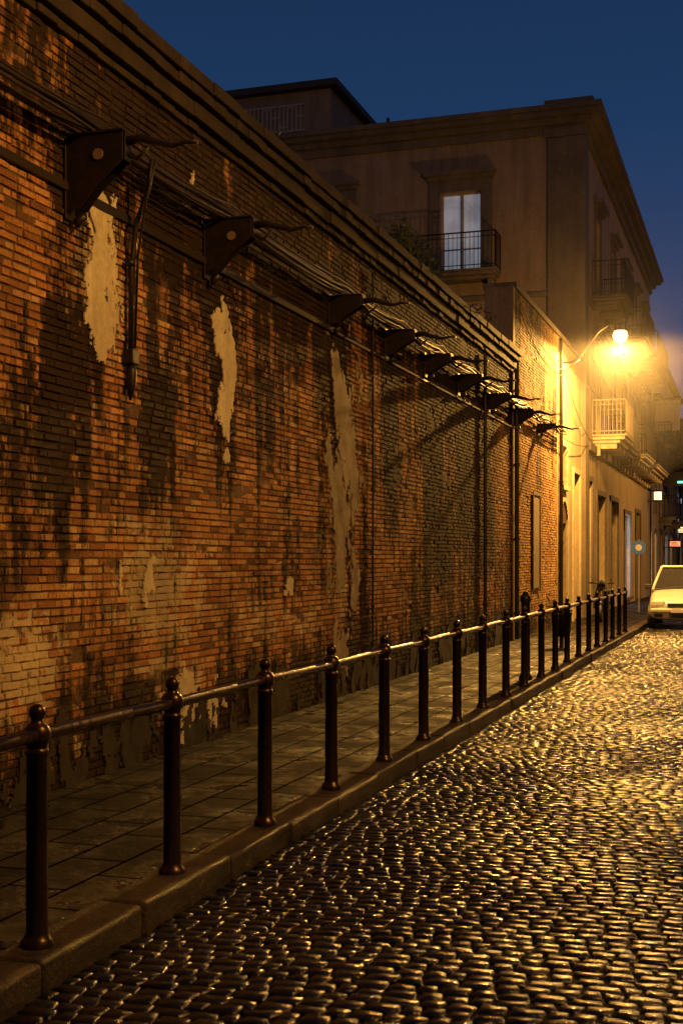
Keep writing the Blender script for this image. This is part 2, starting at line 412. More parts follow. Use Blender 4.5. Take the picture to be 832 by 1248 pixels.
weeds('wall_top_weeds',17.6,.75,1100,5.82,.45)
weeds('wall_top_weeds',13.4,.4,120,5.82,.2)
weeds('wall_top_weeds',22.0,.5,160,5.82,.22)

# cable bundle
cb=empty('wall_cables')
pts=[-5,-1.5,2,5.2]+brk+[31.6]
def cable(x,z,r,sag,ph):
    P=[]
    for i in range(len(pts)-1):
        a,b=pts[i],pts[i+1]
        for k in range(6):
            t=k/6; P.append((x+.015*math.sin(ph+a*2+t*3),a+(b-a)*t,z-sag*4*t*(1-t)+.01*math.sin(ph+i*2.3)))
    P.append((x,pts[-1],z))
    return P
b=MB()
for (x,z,r,s_,ph) in ((-4.53,4.76,.022,.03,0),(-4.50,4.70,.014,.05,1),(-4.60,4.80,.016,.02,2),(-4.47,4.79,.010,.07,3),(-4.56,4.70,.012,.04,4),(-4.62,4.71,.018,.015,5)):
    b.tube(cable(x,z,r,s_,ph),r,7)
b.obj('bundle',M_cable,cb,smooth=True)
b=MB(); b.box((WX+.002,-5,4.27),(WX+.03,14.2,4.335)); b.box((WX+.002,14.3,4.27),(WX+.02,25.4,4.31)); b.obj('flat_dark_strip',M_cable,cb,bevel=.006)  # flat dark strip along the wall below the cable bundle

# brackets
M_boss=simple('rusty_boss',(.20,.13,.07),.6)
def bracket(y,hk=1.0,boss=False):
    r=empty('iron_wall_bracket')
    w=.46 if hk>.7 else .40; zt=4.66; zb=zt-.54*hk
    b=MB()
    for (dy) in (-.055,.055):
        prof=[(WX+.02,zt),(WX+w,zt),(WX+w,zt-.20*hk),(WX+w*.52,zt-.38*hk),(WX+.12,zb+.02),(WX+.02,zb)]
        n=len(b.v); t=.007
        for s_ in (-t,t): b.v+=[(x,y+dy+s_,z) for x,z in prof]
        q=len(prof); b.f.append(tuple(n+i for i in range(q))[::-1]); b.f.append(tuple(n+q+i for i in range(q)))
        for i in range(q): b.f.append((n+i,n+(i+1)%q,n+q+(i+1)%q,n+q+i))
    b.box((WX+.012,y-.085,zb-.05),(WX+.019,y+.085,zt+.04))
    b.box((WX+.021,y-.075,zt+.001),(WX+w+.01,y+.075,zt+.016))
    b.box((WX+w+.001,y-.045,zt-.20*hk),(WX+w+.012,y+.045,zt-.002))
    b.obj('plate',M_iron,r,bevel=.003)
    if boss:
        b=MB(); b.tube([(WX+.27,y-.063,zt-.15),(WX+.27,y-.072,zt-.15)],.04,16); b.obj('boss',M_boss,r)
    b=MB(); b.tube([(WX+w-.02,y,zt-.06),(WX+w+.12,y,zt-.05),(WX+w+.24,y,zt-.09),(WX+w+.36,y,zt-.125),(WX+w+.46,y,zt-.11),(WX+w+.55,y,zt-.115)],[.035,.032,.026,.02,.014,.018],8)
    b.tube([(WX+w-.02,y,zt-.13*hk-.01),(WX+w+.08,y,zt-.19),(WX+w+.18,y,zt-.12)],[.018,.016,.012],8)
    b.tube([(WX+.13,y,zb-.02),(WX+.07,y,zb-.06),(WX+.07,y,zb-.10)],[.03,.035,.02],8)
    b.obj('arm',M_iron,r,smooth=True)
    return r
for y,hk in zip(brk,(1,.85,.6,.6,.5,.5,.5,.6,.35)): bracket(y,hk,hk>=.85)
hp=empty('hanging_cable_conduit')
b=MB(); b.tube([(-4.46,8.95,4.72),(-4.50,8.98,4.5),(-4.62,9.0,4.25),(-4.67,9.02,3.9),(-4.675,9.02,3.25)],[.02,.02,.022,.022,.022],10)
b.tube([(-4.40,8.9,4.70),(-4.52,8.95,4.35),(-4.63,9.05,4.0),(-4.68,9.1,3.3)],[.010]*4,8)
b.obj('conduit',M_iron,hp,smooth=True)
b=MB(); b.box((-4.715,8.96,3.16),(-4.63,9.08,3.27)); b.obj('junction_box',M_iron,hp,bevel=.006)
b=MB(); b.tube([(-4.67,9.02,3.158),(-4.67,9.02,3.1),(-4.67,9.02,2.98),(-4.68,9.02,2.88)],[.03,.045,.035,.01],10)
b.tube([(-4.70,8.98,3.95),(-4.64,9.02,3.95)],.03,8); b.obj('cable_end',M_iron,hp,smooth=True)
def pipe(name,y,z0,z1,r=.04,x=WX+.07):
    b=MB(); b.tube([(x,y,z0),(x,y,z1)],r,12)
    z=z0+.5
    while z<z1-.1: b.tube([(x,y,z),(x,y,z+.05)],r+.012,12); b.box((WX+.014,y-.02,z+.01),(x,y+.02,z+.03)); z+=1.5
    return b.obj(name,M_iron,smooth=False)
pipe('drain_pipe',25.68,.02,5.9,.045)
pipe('cable_riser',15.7,.5,5.3,.012,WX+.03)
pipe('drain_pipe',22.6,.3,5.3,.03,WX+.06)
pipe('drain_pipe',31.75,.02,7.1,.05)

# ---------------------------------------------------------------- railing
rail=empty('bollard_railing'); PX=-2.88
def sph(r,zc,a,b_,n): return [(max(.0006,r*math.sin(t)),zc-r*math.cos(t)) for t in np.linspace(a,b_,n)]
prof=[(.070,0.0),(.070,.02),(.058,.035),(.049,.05),(.046,.06),(.044,.80),(.050,.806),(.050,.825),(.042,.832)]+sph(.060,.888,.85,2.35,8)+[(.030,.938),(.026,.948)]+sph(.036,.982,.8,math.pi-.02,7)
b=MB()
ys=[4.72+1.3*i for i in range(-4,20)]
for y in ys:
    b.tubez((PX+random.uniform(-.008,.008),y,0.006),prof,18)
b.obj('posts',M_rail,rail,smooth=True).modifiers.new('e','EDGE_SPLIT').split_angle=math.radians(50)
b=MB(); b.tube([(PX,-1,.89)]+[(PX+.004*math.sin(i),ys[0]+i*.65,.89+.004*math.sin(i*1.7)) for i in range(0,len(ys)*2-1)],.029,14); b.obj('rail',M_rail,rail,smooth=True)
bp=MB(); bp.tubez((-3.02,17.3,0),[(.09,0),(.09,.04),(.065,.08),(.06,1.05),(.075,1.07),(.075,1.12),(.05,1.15),(.03,1.19),(.005,1.2)],18); bp.obj('bollard',M_iron,smooth=True)
lb=empty('litter_bin')
b=MB(); b.tubez((-3.5,23.9,0),[(.04,0),(.04,.22)],12); b.obj('foot',M_iron,lb)
b=MB(); b.tubez((-3.5,23.9,.2),[(.12,0),(.16,.03),(.19,.40),(.20,.41),(.20,.44),(.17,.45),(.16,.41),(.13,.1)],20); b.obj('basket',M_iron,lb,smooth=True)
b=MB(); b.tubez((-3.5,23.9,.67),[(.21,0),(.20,.03),(.12,.08),(.02,.10)],20); b.tube([(-3.69,23.9,.6),(-3.69,23.9,.69)],.01,6); b.tube([(-3.31,23.9,.6),(-3.31,23.9,.69)],.01,6); b.obj('lid',M_iron,lb,smooth=True)

# ---------------------------------------------------------------- facade builder
M_frame=simple('painted_frame',(.32,.30,.27),.5)
M_lit=emit('curtained_window',(.55,.62,.75),.22,(.5,.5,.5))
M_cool=emit('shop_light',(.70,.82,1.0),3.0)
M_warm=emit('warm_window',(1,.62,.25),2.5)
def facade(par,mp,u0,u1,z0,z1,ops,mat,depth=.22):
    us=sorted({u0,u1,*[o['u0'] for o in ops],*[o['u1'] for o in ops]}); zs=sorted({z0,z1,*[o['z0'] for o in ops],*[o['z1'] for o in ops]})
    b=MB()
    for i in range(len(us)-1):
        for k in range(len(zs)-1):
            uc=(us[i]+us[i+1])/2; zc=(zs[k]+zs[k+1])/2
            if any(o['u0']<uc<o['u1'] and o['z0']<zc<o['z1'] for o in ops): continue
            b.poly([mp(us[i],zs[k],0),mp(us[i+1],zs[k],0),mp(us[i+1],zs[k+1],0),mp(us[i],zs[k+1],0)])
    for o in ops:
        a,c,d,e_=o['u0'],o['u1'],o['z0'],o['z1']
        for (p,q) in (((a,d),(a,e_)),((a,e_),(c,e_)),((c,e_),(c,d)),((c,d),(a,d))):
            b.poly([mp(p[0],p[1],0),mp(q[0],q[1],0),mp(q[0],q[1],-depth),mp(p[0],p[1],-depth)])
    b.obj('walls',mat,par)
    def bx(B,a,c,d,e_,w0,w1): B.box(mp(a,d,w0),mp(c,e_,w1))
    G={k:MB() for k in ('frame','pane','shut','trim','lit','cool','door','warm')}
    for o in ops:
        a,c,d,e_=o['u0'],o['u1'],o['z0'],o['z1']; kd=o.get('kind','shut'); t=.06
        if kd in('glass','lit','cool','warm'):
            bx(G['lit' if kd=='lit' else 'cool' if kd=='cool' else 'warm' if kd=='warm' else 'pane'],a,c,d,e_,-depth,-depth+.01)
            F=G['frame']
            bx(F,a,a+t,d,e_,-depth+.012,-depth+.07); bx(F,c-t,c,d,e_,-depth+.012,-depth+.07)
            bx(F,a+t,c-t,e_-t,e_,-depth+.012,-depth+.068); bx(F,a+t,c-t,d,d+t,-depth+.012,-depth+.068)
            mu=(a+c)/2; bx(F,mu-.045,mu+.045,d+t,e_-t,-depth+.012,-depth+.08)
            if e_-d>1.7: 
                zz=d+(e_-d)*.3
                bx(F,a+t,mu-.045,zz,zz+.04,-depth+.012,-depth+.05); bx(F,mu+.045,c-t,zz,zz+.04,-depth+.012,-depth+.05)
        elif kd=='shut':
            mu=(a+c)/2; Sx=G['shut']
            bx(Sx,a+.01,mu-.008,d,e_-.01,-depth,-depth+.05); bx(Sx,mu+.008,c-.01,d,e_-.01,-depth,-depth+.05)
            z=d+.12
            while z<e_-.15:
                bx(Sx,a+.08,mu-.06,z,z+.03,-depth+.051,-depth+.066); bx(Sx,mu+.06,c-.08,z,z+.03,-depth+.051,-depth+.066); z+=.075
        elif kd=='door':
            mu=(a+c)/2; D=G['door']; bx(D,a+.01,mu-.006,d,e_-.01,-depth,-depth+.05); bx(D,mu+.006,c-.01,d,e_-.01,-depth,-depth+.05)
            n=4; h=(e_-d)/n
            for i in range(n):
                for (p,q) in ((a+.12,mu-.1),(mu+.1,c-.12)):
                    bx(D,p,q,d+h*i+.1,d+h*(i+1)-.08,-depth+.051,-depth+.07)
        if o.get('trim',True):
            T=G['trim']; k=o.get('tw',.16); bot=d
            bx(T,a-k,a-.001,bot,e_+k,.002,.055); bx(T,c+.001,c+k,bot,e_+k,.002,.055); bx(T,a,c,e_+.001,e_+k,.002,.054)
            if o.get('hood',False):
                bx(T,a-k-.12,c+k+.12,e_+k+.12,e_+k+.22,.002,.28); bx(T,a-k-.05,c+k+.05,e_+k+.003,e_+k+.118,.002,.15)
            if not(kd=='door' or o.get('balc')): bx(T,a-k-.05,c+k+.05,d-.12,d-.002,.002,.12)
    mats=dict(frame=M_frame,pane=M_glassd,shut=M_shut,trim=M_trim if not par.get('lt') else M_trimlt,lit=M_lit,cool=M_cool,door=M_wood,warm=M_warm)
    for k,B in G.items():
        if B.v: B.obj({'pane':'window_panes','frame':'window_frames','shut':'shutters','trim':'surrounds','lit':'lit_window','cool':'lit_shopfront','door':'doors','warm':'lit_windows'}[k],mats[k],par)
def balcony(par,mp,u0,u1,z,proj,name,mat,rmat=None):
    b=MB(); b.box(mp(u0,z-.06,0.003),mp(u1,z+.0,proj)); b.box(mp(u0+.05,z-.16,.003),mp(u1-.05,z-.062,proj-.06)); b.box(mp(u0+.12,z-.26,.003),mp(u1-.12,z-.162,proj-.2)); 
    n=max(2,int((u1-u0)/1.2)+1)
    for i in range(n):
        u=u0+.25+(u1-u0-.5)*i/(n-1); b.box(mp(u-.08,z-.62,.003),mp(u+.08,z-.262,.22)); b.box(mp(u-.07,z-.42,.221),mp(u+.07,z-.262,proj*.7))
    b.obj(name+'_slab',mat,par,bevel=.02)
    r=MB(); h=1.02; e_=.05
    def P(u,zz,w): return mp(u,z+zz,w)
    path=[(u0+e_,.0),(u0+e_,proj-e_),(u1-e_,proj-e_),(u1-e_,.0)]
    for i in range(3):
        a,c=path[i],path[i+1]
        for hh,rr in ((h,.022),(.10,.014),(h-.14,.010)): r.tube([P(a[0],hh,a[1]),P(c[0],hh,c[1])],rr,6)
        L=math.dist(a,c); n=int(L/.115)
        for k in range(n+1):
            t=k/max(1,n); q=(a[0]+(c[0]-a[0])*t,a[1]+(c[1]-a[1])*t); r.tube([P(q[0],0,q[1]),P(q[0],h,q[1])],.009 if 0<k<n else .018,5,False)
    r.obj(name+'_railing',rmat or M_iron,par)

# main building ------------------------------------------------------------
BX,BY=-4.70,36.0
bld=empty('corner_apartment_building')
side=lambda u,z,w:(BX+w,u,z)
front=lambda u,z,w:(u,BY-w,z)
O=[]
for (ya,yb,kg) in ((38.9,40.1,'shut'),(43.2,44.3,'shut'),(46.8,48.0,'shut'),(51.0,52.1,'glass'),(54.8,56.0,'shut')):
    O.append(dict(u0=ya,u1=yb,z0=5.35,z1=8.0,kind=kg,balc=True,hood=True)); O.append(dict(u0=ya,u1=yb,z0=9.45,z1=12.0,kind='shut',balc=True,hood=True))
O+= [dict(u0=37.2,u1=38.0,z0=0,z1=3.9,kind='door'),dict(u0=39.2,u1=41.4,z0=0,z1=3.6,kind='door'),dict(u0=43.0,u1=45.2,z0=0,z1=3.6,kind='door'),
     dict(u0=47.6,u1=49.8,z0=.25,z1=3.3,kind='cool'),dict(u0=52,u1=54,z0=0,z1=3.5,kind='door')]
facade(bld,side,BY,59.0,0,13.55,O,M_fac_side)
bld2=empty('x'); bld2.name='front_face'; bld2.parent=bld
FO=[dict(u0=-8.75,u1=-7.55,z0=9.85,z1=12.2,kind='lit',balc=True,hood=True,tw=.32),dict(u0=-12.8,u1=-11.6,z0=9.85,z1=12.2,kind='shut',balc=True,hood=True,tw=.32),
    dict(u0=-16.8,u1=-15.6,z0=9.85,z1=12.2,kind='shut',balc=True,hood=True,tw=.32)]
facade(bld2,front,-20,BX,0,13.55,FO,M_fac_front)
T=MB()
T.box((BX-.95,BY-.10,7.28),(BX+.10,BY-.002,13.45)); T.box((BX+.002,BY-.002,0.0),(BX+.10,BY+.75,13.45))
T.box((BX-1.05,BY-.16,13.452),(BX+.16,BY-.101,13.70)); 
T.box((BX+.002,BY+.752,4.75),(BX+.14,59,4.98)); T.box((BX+.002,BY+.752,9.02),(BX+.10,59,9.16)); T.box((-20,BY-.08,9.02),(BX-.952,BY-.002,9.16))
for (za,zb,pr) in ((13.552,13.78,.12),(13.783,13.95,.28),(13.953,14.08,.50),(14.083,14.22,.60)):
    T.box((-20-pr,BY-pr,za),(BX+pr,59+pr*.3,zb))
T.box((BX-1.0,BY-.35,14.223),(BX+.35,BY+.9,14.42))
T.obj('pilasters_and_cornice',M_trim,bld,bevel=.012)
MB().box((-20,BY+.01,14.0),(BX-.01,58.9,14.3)).obj('roof',M_roof,bld)
MB().box((-20,58.98,0),(BX-.3,59.0,13.6)).obj('rear_wall',M_fac_front,bld)
balcony(bld,front,-9.35,-6.95,9.8,.8,'front_balcony',M_trim)
balcony(bld,front,-13.35,-11.05,9.8,.8,'front_balcony_b',M_trim)
for nm,a,c in (('b1',38.2,40.9),('b2',45.6,49.2),('b3',50.6,56.8)):
    balcony(bld,side,a,c,5.32,1.0,'lower_'+nm,M_trimlt,rmat=M_trimlt if nm=='b1' else M_iron); balcony(bld,side,a,c,9.42,1.0,'upper_'+nm,M_trim)
balcony(bld,side,42.4,45.1,5.32,.8,'lower_b4',M_trim)
ph=MB(); ph.box((-17.5,BY+1.5,14.3),(-12.6,BY+8,16.2)); ph.obj('penthouse',M_fac_front,bld)
ph=MB(); ph.box((-17.8,BY+1.2,16.202),(-12.3,BY+8.3,16.4)); ph.obj('penthouse_roof',M_roof,bld)
lt=MB()
for i in range(14):
    x=-15.4+i*.14; lt.box((x,BY+1.42,15.0),(x+.05,BY+1.44,15.75)); 
    if i%2: lt.box((x-.1,BY+1.445,15.1+.3*(i%3)),(x+.12,BY+1.46,15.18+.3*(i%3)))
lt.box((-15.5,BY+1.40,14.95),(-13.4,BY+1.415,15.0)); lt.box((-15.5,BY+1.40,15.75),(-13.4,BY+1.415,15.8)); lt.obj('roof_lattice',M_frame,bld)
an=MB(); an.tube([(-10.6,BY+1,14.3),(-10.6,BY+1,14.9)],.05,6); an.box((-10.8,BY+.9,14.5),(-10.4,BY+1.1,14.75)); an.obj('chimney_pot',M_roof,bld)
ann=empty('plastered_annex'); ann['lt']=1
AO=[dict(u0=32.05,u1=32.95,z0=3.5,z1=4.5,kind='glass',tw=.1),dict(u0=34.3,u1=35.5,z0=0,z1=3.95,kind='door',tw=.14)]
mpA=lambda u,z,w:(-4.73+w,u,z)
AO.append(dict(u0=32.0,u1=33.1,z0=0,z1=2.55,kind='none',trim=False))
facade(ann,mpA,31.5,35.99,0,7.15,AO,M_fac_side)
ad_=MB(); ad_.box((-4.95,32.0,0),(-4.90,33.1,2.55)); ad_.obj('arched_door',M_wood,ann)
ah=MB(); arc=[(32.55+.55*math.cos(t),2.552+.55*math.sin(t)) for t in np.linspace(0,math.pi,14)]
ah.poly([(-4.724,u,z) for u,z in arc]); ah.obj('arch_head',M_wood,ann)
ar=MB()
for i in range(13):
    t0=math.pi*i/13; t1=math.pi*(i+1)/13-.02
    P=[(32.55+r*math.cos(t),2.552+r*math.sin(t)) for r,t in ((.56,t0),(.72,t0),(.72,t1),(.56,t1))]
    n=len(ar.v); ar.v+=[(-4.728,u,z) for u,z in P]+[(-4.68,u,z) for u,z in P]
    ar.f+=[(n+3,n+2,n+1,n),(n+4,n+5,n+6,n+7)]+[(n+i_,n+(i_+1)%4,n+4+(i_+1)%4,n+4+i_) for i_ in range(4)]
ar.box((-4.728,31.83,0),(-4.68,31.99,2.55)); ar.box((-4.728,33.11,0),(-4.68,33.27,2.55)); ar.obj('arch_surround',M_trimlt,ann)
MB().box((-9,31.52,0),(-4.97,35.85,6.9)).obj('core',M_fac_front,ann)

def farb(name,y0,y1,h,mat,x=-4.7,lit=(),floors=3,trimlt=0):
    e_=empty(name); e_['lt']=trimlt; mpf=lambda u,z,w:(x+w,u,z); ops=[]; u=y0+1.2; k=0
    fh=(h-1)/floors
    while u+1.2<y1:
        for f in range(floors):
            kd='shut' if random.random()<.6 else 'glass'
            if f==0: ops.append(dict(u0=u,u1=u+1.5,z0=0,z1=2.9,kind='door' if (k,f) not in lit else lit[(k,f)]))
            else: ops.append(dict(u0=u,u1=u+1.1,z0=f*fh+.55,z1=f*fh+2.5,kind=kd if (k,f) not in lit else lit[(k,f)],balc=True,hood=True))
        k+=1; u+=3.6
    facade(e_,mpf,y0,y1,0,h,ops,mat,.10)
    T=MB()
    for (za,zb,pr) in ((h+.002,h+.2,.15),(h+.203,h+.38,.4)): T.box((x-9-pr,y0-pr*.5,za),(x+pr,y1+pr*.5,zb))
    T.obj('cornice',M_trim,e_)
    MB().box((x-9,y0+.005,0),(x-.3,y1-.005,h)).obj('core',M_fac_front,e_)
    u=y0+.7; k=0
    while u+2<y1:
        for f in range(1,floors):
            if (k+f)%2==0: balcony(e_,mpf,u,u+2.2,f*fh+.5,.85,'balc_%d_%d'%(k,f),M_trim)
        u+=3.6; k+=1
    return e_
farb('apartment_building',59.4,78,10.6,M_fac_far,-4.65,{(1,1):'warm',(2,0):'cool',(3,0):'warm',(0,0):'warm'})
farb('apartment_building',78.5,100,9.4,M_fac_front,-4.4,{(0,1):'cool',(1,0):'warm',(2,0):'cool'})
farb('apartment_building',100.5,130,12,M_fac_far,-4.2,{(0,0):'warm',(2,0):'warm'},4)
ob=empty('terraced_building'); mpo=lambda u,z,w:(6.1-w,u,z); ops=[]
u=-4
while u<52:
    ops.append(dict(u0=u,u1=u+1.3,z0=0,z1=2.9,kind='door'))
    for f in (1,2): ops.append(dict(u0=u,u1=u+1.1,z0=f*4+.3,z1=f*4+2.6,kind='shut'))
    u+=4
facade(ob,mpo,-8,56,0,12,ops,M_fac_front)
MB().box((6.35,-8,0),(14,56,12.1)).obj('core',M_fac_front,ob)
oc=MB(); oc.box((5.7,-8.2,12.102),(14,56.2,12.4)); oc.obj('cornice',M_trim,ob)

# signs
sg=empty('hanging_shop_sign')
b=MB(); b.box((-4.6,61.0,7.6),(-3.5,61.12,9.0)); b.obj('panel',simple('white_panel',(.6,.58,.52),.4),sg,bevel=.01)
b=MB(); b.tube([(-4.66,61.06,9.1),(-3.45,61.06,9.1)],.03,6); b.tube([(-4.66,61.06,7.5),(-3.45,61.06,7.5)],.02,6); b.obj('arm',M_iron,sg)
ng=empty('green_neon_sign')
b=MB(); g_=emit('green_neon',(.05,1,.55),2.5); g_.cycles.emission_sampling='NONE'
b.box((-3.9,66.0,5.45),(-2.7,66.04,5.55)); b.box((-3.34,66.0,5.552),(-3.26,66.04,5.85)); b.obj('tube',g_,ng)
b=MB(); b.box((-4.64,66.05,5.3),(-2.6,66.13,6.0)); b.obj('housing',M_iron,ng)
def litbox(y,x0,x1,z0,z1,c,s_):
    r=empty('lit_sign_or_spot'); mt=emit('lit_box_glow',c,s_); mt.cycles.emission_sampling='NONE'
    b=MB(); b.box((x0,y,z0),(x1,y+.03,z1)); b.obj('face',mt,r)
    b=MB(); b.box((x0-.03,y+.032,z0-.03),(x1+.03,y+.16,z1+.03)); b.tube([(-4.75,y+.1,z1+.05),(x1,y+.1,z1+.05)],.02,6); b.tube([(-4.75,y+.1,z0-.05),(x1,y+.1,z0-.05)],.02,6)
    for k in range(3):
        zz=z0+(z1-z0)*(.25+.25*k); b.box((x0+.06,y-.012,zz-.015),(x1-.06-.05*k,y-.002,zz+.015))
    b.obj('case',M_iron,r)
litbox(57.6,-4.40,-4.08,4.25,4.60,(1,.72,.36),2.6)  # glowing box added for a bright lit spot at a balcony
litbox(60.2,-4.30,-4.08,6.1,6.9,(.80,.88,1),.9)  # glowing box standing in for a lit window
litbox(66.5,-4.3,-3.8,2.3,2.55,(1,.22,.10),1.6)
litbox(72,-4.2,-3.6,3.1,3.4,(1,.66,.30),1.8)
bs=empty('traffic_sign')
b=MB(); b.tube([(-3.55,40.5,0),(-3.55,40.5,2.25)],.03,10); b.obj('pole',simple('galvanised',(.4,.4,.4),.4,.8),bs)
b=MB(); b.tube([(-3.55,40.46,2.0),(-3.55,40.44,2.0)],.22,24); b.obj('disc',simple('blue_sign_face',(.03,.10,.42),.35),bs)
b=MB(); b.tube([(-3.55,40.438,2.0),(-3.55,40.432,2.0)],.10,24); b.obj('symbol',simple('white_sign_face',(.4,.4,.4),.35),bs)

# ---------------------------------------------------------------- street lamps
def bulbmat(name,s): 
    m=N(name); m.set(Base_Color=(.9,.6,.3)); m.b.inputs['Emission Color'].default_value=(1,.50,.11,1); m.b.inputs['Emission Strength'].default_value=s; m.m.cycles.emission_sampling='NONE'; return m.m
M_bulb=bulbmat('sodium_globe',8)
def lamp(path,head,watt,spot,pole=None,rad=.13):
    r=empty('street_lamp')
    b=MB(); b.tube(path,.028,10)
    if pole: b.tubez(pole,[(.12,0),(.12,.3),(.08,.4),(.06,3),(.045,path[0][2]+.1)],14)
    else:
        p=path[0]; b.box((WX+.01,p[1]-.07,p[2]-.35),(WX+.04,p[1]+.07,p[2]+.15))
        b.tube([(p[0],p[1],p[2]-.3),(path[2][0],path[2][1],path[2][2]-.05)],.012,6)
    b.obj('arm',M_iron,r,smooth=True)
    x,y,z=head
    b=MB(); b.tubez((x,y,z),[(.03,.30),(.05,.22),(.08,.17),(.13,.13),(.14,.115),(.12,.112),(.06,.13)],20); b.obj('hood',M_iron,r,smooth=True)
    b=MB(); b.tubez((x,y,z),[(max(.002,rad*math.sin(t)),-rad*math.cos(t)) for t in np.linspace(.02,math.pi-.02,14)],20); b.obj('globe',M_bulb,r,smooth=True)
    for ty,e_ in (('POINT',watt),('SPOT',spot)):
        if e_<=0: continue
        L=bpy.data.lights.new('sodium_light',ty); L.energy=e_; L.color=(1,.485,.095); L.shadow_soft_size=.09
        if ty=='SPOT': L.spot_size=math.radians(178); L.spot_blend=.12
        o=bpy.data.objects.new('sodium_light',L); o.location=(x,y,z-rad-.11); COL.objects.link(o); o.parent=r
    return r
hx,hy,hz=-3.25,32.0,7.13
lamp([(WX+.03,hy,6.55),(WX+.25,hy,6.52),(WX+.5,hy,6.65),(WX+.72,hy,6.95),(WX+.95,hy,7.25),(WX+1.2,hy,7.42),(hx-.1,hy,7.46),(hx,hy,7.40)],(hx,hy,hz),550,6800,rad=.18)
lamp([(5.2,5.5,8.2),(4.9,5.5,8.6),(4.4,5.5,8.75),(3.9,5.5,8.7),(3.8,5.5,8.55)],(3.8,5.5,8.25),2900,0,pole=(5.2,5.5,0))
lamp([(5.2,50,8.2),(4.9,50,8.6),(4.4,50,8.75),(3.9,50,8.7),(3.8,50,8.55)],(3.8,50,8.25),300,3200,pole=(5.2,50,0))  # unseen lamp across the street, added to light the far facades and road
# scattering sphere added round the lamp to make its glow halo
m=bpy.data.materials.new('halo_scatter'); m.use_nodes=True; n_=m.node_tree.nodes; n_.remove(n_['Principled BSDF'])
vs=n_.new('ShaderNodeVolumeScatter'); vs.inputs['Density'].default_value=.010; vs.inputs['Anisotropy'].default_value=.6
m.node_tree.links.new(vs.outputs[0],n_['Material Output'].inputs['Volume'])
mb=MB(); R_=3.6; mb.tubez((hx,hy,hz),[(max(.002,R_*math.sin(t)),-R_*math.cos(t)) for t in np.linspace(.01,math.pi-.01,24)],36); mb.obj('lamp_halo',m)
# overhead wires near lamp
w=MB()
def wire(a,c,sag,r=.010):
    P=[]
    for k in range(15):
        t=k/14; P.append((a[0]+(c[0]-a[0])*t,a[1]+(c[1]-a[1])*t,a[2]+(c[2]-a[2])*t-sag*4*t*(1-t)))
    w.tube(P,r,5,False)
wire((-4.6,25.6,6.9),(-4.6,31.9,6.3),.25); wire((-4.6,25.6,6.7),(-4.62,31.9,6.2),.35); wire((-4.6,31.9,6.3),(-4.6,38,5.0),.3)
wire((-4.5,28.7,4.7),(-4.6,37,4.9),.2); wire((-4.55,31.9,6.5),(-4.4,60,8.0),.6,.012); wire((-4.6,36,7.6),(-4.3,60,7.0),.7,.012)
w.obj('overhead_wires',M_cable)

# ---------------------------------------------------------------- car
car=empty('parked_car')
cm=N('white_car_paint'); cm.set(Base_Color=(.52,.50,.47),Roughness=.28); cm.b.inputs['Coat Weight'].default_value=.6
M_car=cm.m; M_rub=simple('black_rubber',(.02,.02,.02),.6); M_cg=simple('windscreen_glass',(.03,.03,.03),.06); M_chrome=simple('wheel_alloy',(.45,.45,.45),.3,.9)
M_hl=simple('headlight_glass',(.75,.74,.68),.08)
CX,CY,CZ=-1.86,33.1,-.115
st=[(0.0,.58,.30,.58,.0),(.05,.72,.24,.68,.01),(.22,.80,.21,.78,.02),(.6,.84,.20,.87,.03),(1.0,.85,.20,.96,.03),(1.5,.86,.20,1.0,.02),(2.4,.86,.20,1.02,.02),(3.3,.85,.22,1.04,.02),(3.72,.80,.26,1.02,.02),(3.85,.70,.34,.92,.0)]
b=MB(); R=[]
for (y,w_,zb,zt,cr) in st:
    half=[(0,zb),(w_*.8,zb),(w_*.97,zb+.08),(w_,zb+.25*(zt-zb)),(w_,zb+.62*(zt-zb)),(w_*.95,zt-.05),(w_*.80,zt),(w_*.4,zt+cr),(0,zt+cr*1.3)]
    ring=[(CX+x,CY+y,CZ+z) for x,z in half]+[(CX-x,CY+y,CZ+z) for x,z in half[-2:0:-1]]
    R.append(len(b.v)); b.v+=ring; nn=len(ring)
for i in range(len(R)-1):
    for k in range(nn): b.f.append((R[i]+k,R[i]+(k+1)%nn,R[i+1]+(k+1)%nn,R[i+1]+k))
b.f.append(tuple(R[0]+k for k in range(nn))[::-1]); b.f.append(tuple(R[-1]+k for k in range(nn)))
b.obj('body',M_car,car,smooth=True,subd=2)
def T3(x,y,z): return (CX+x,CY+y,CZ+z)
lo=[(-.78,1.0,.96),(.78,1.0,.96),(.79,3.72,1.02),(-.79,3.72,1.02)]; hi=[(-.60,1.72,1.52),(.60,1.72,1.52),(.60,3.42,1.54),(-.60,3.42,1.54)]
b=MB(); b.v=[T3(*p) for p in lo+hi]; b.f=[(0,1,5,4),(1,2,6,5),(2,3,7,6),(3,0,4,7),(4,5,6,7),(3,2,1,0)]; b.obj('windows',M_cg,car,bevel=.05,seg=3)
b=MB()
for s_ in (-1,1):
    b.tube([T3(s_*.775,.98,.965),T3(s_*.69,1.36,1.26),T3(s_*.605,1.70,1.525)],.038,8); b.tube([T3(s_*.605,1.70,1.53),T3(s_*.61,2.5,1.565),T3(s_*.605,3.42,1.55),T3(s_*.72,3.62,1.25),T3(s_*.79,3.72,1.0)],.042,8)
    b.tube([T3(s_*.80,2.35,1.0),T3(s_*.625,2.4,1.54)],.035,8)
b.obj('pillars',M_car,car,smooth=True)
b=MB(); b.box(T3(-.60,1.70,1.525),T3(.60,3.44,1.59)); b.obj('roof',M_car,car,bevel=.05,seg=4)
b=MB()
for s_ in (-1,1):
    for y in (.72,3.15):
        b.tube([T3(s_*.68,y,.30),T3(s_*.868,y,.30)],.30,28)
b.obj('tyres',M_rub,car,bevel=.02)
b=MB()
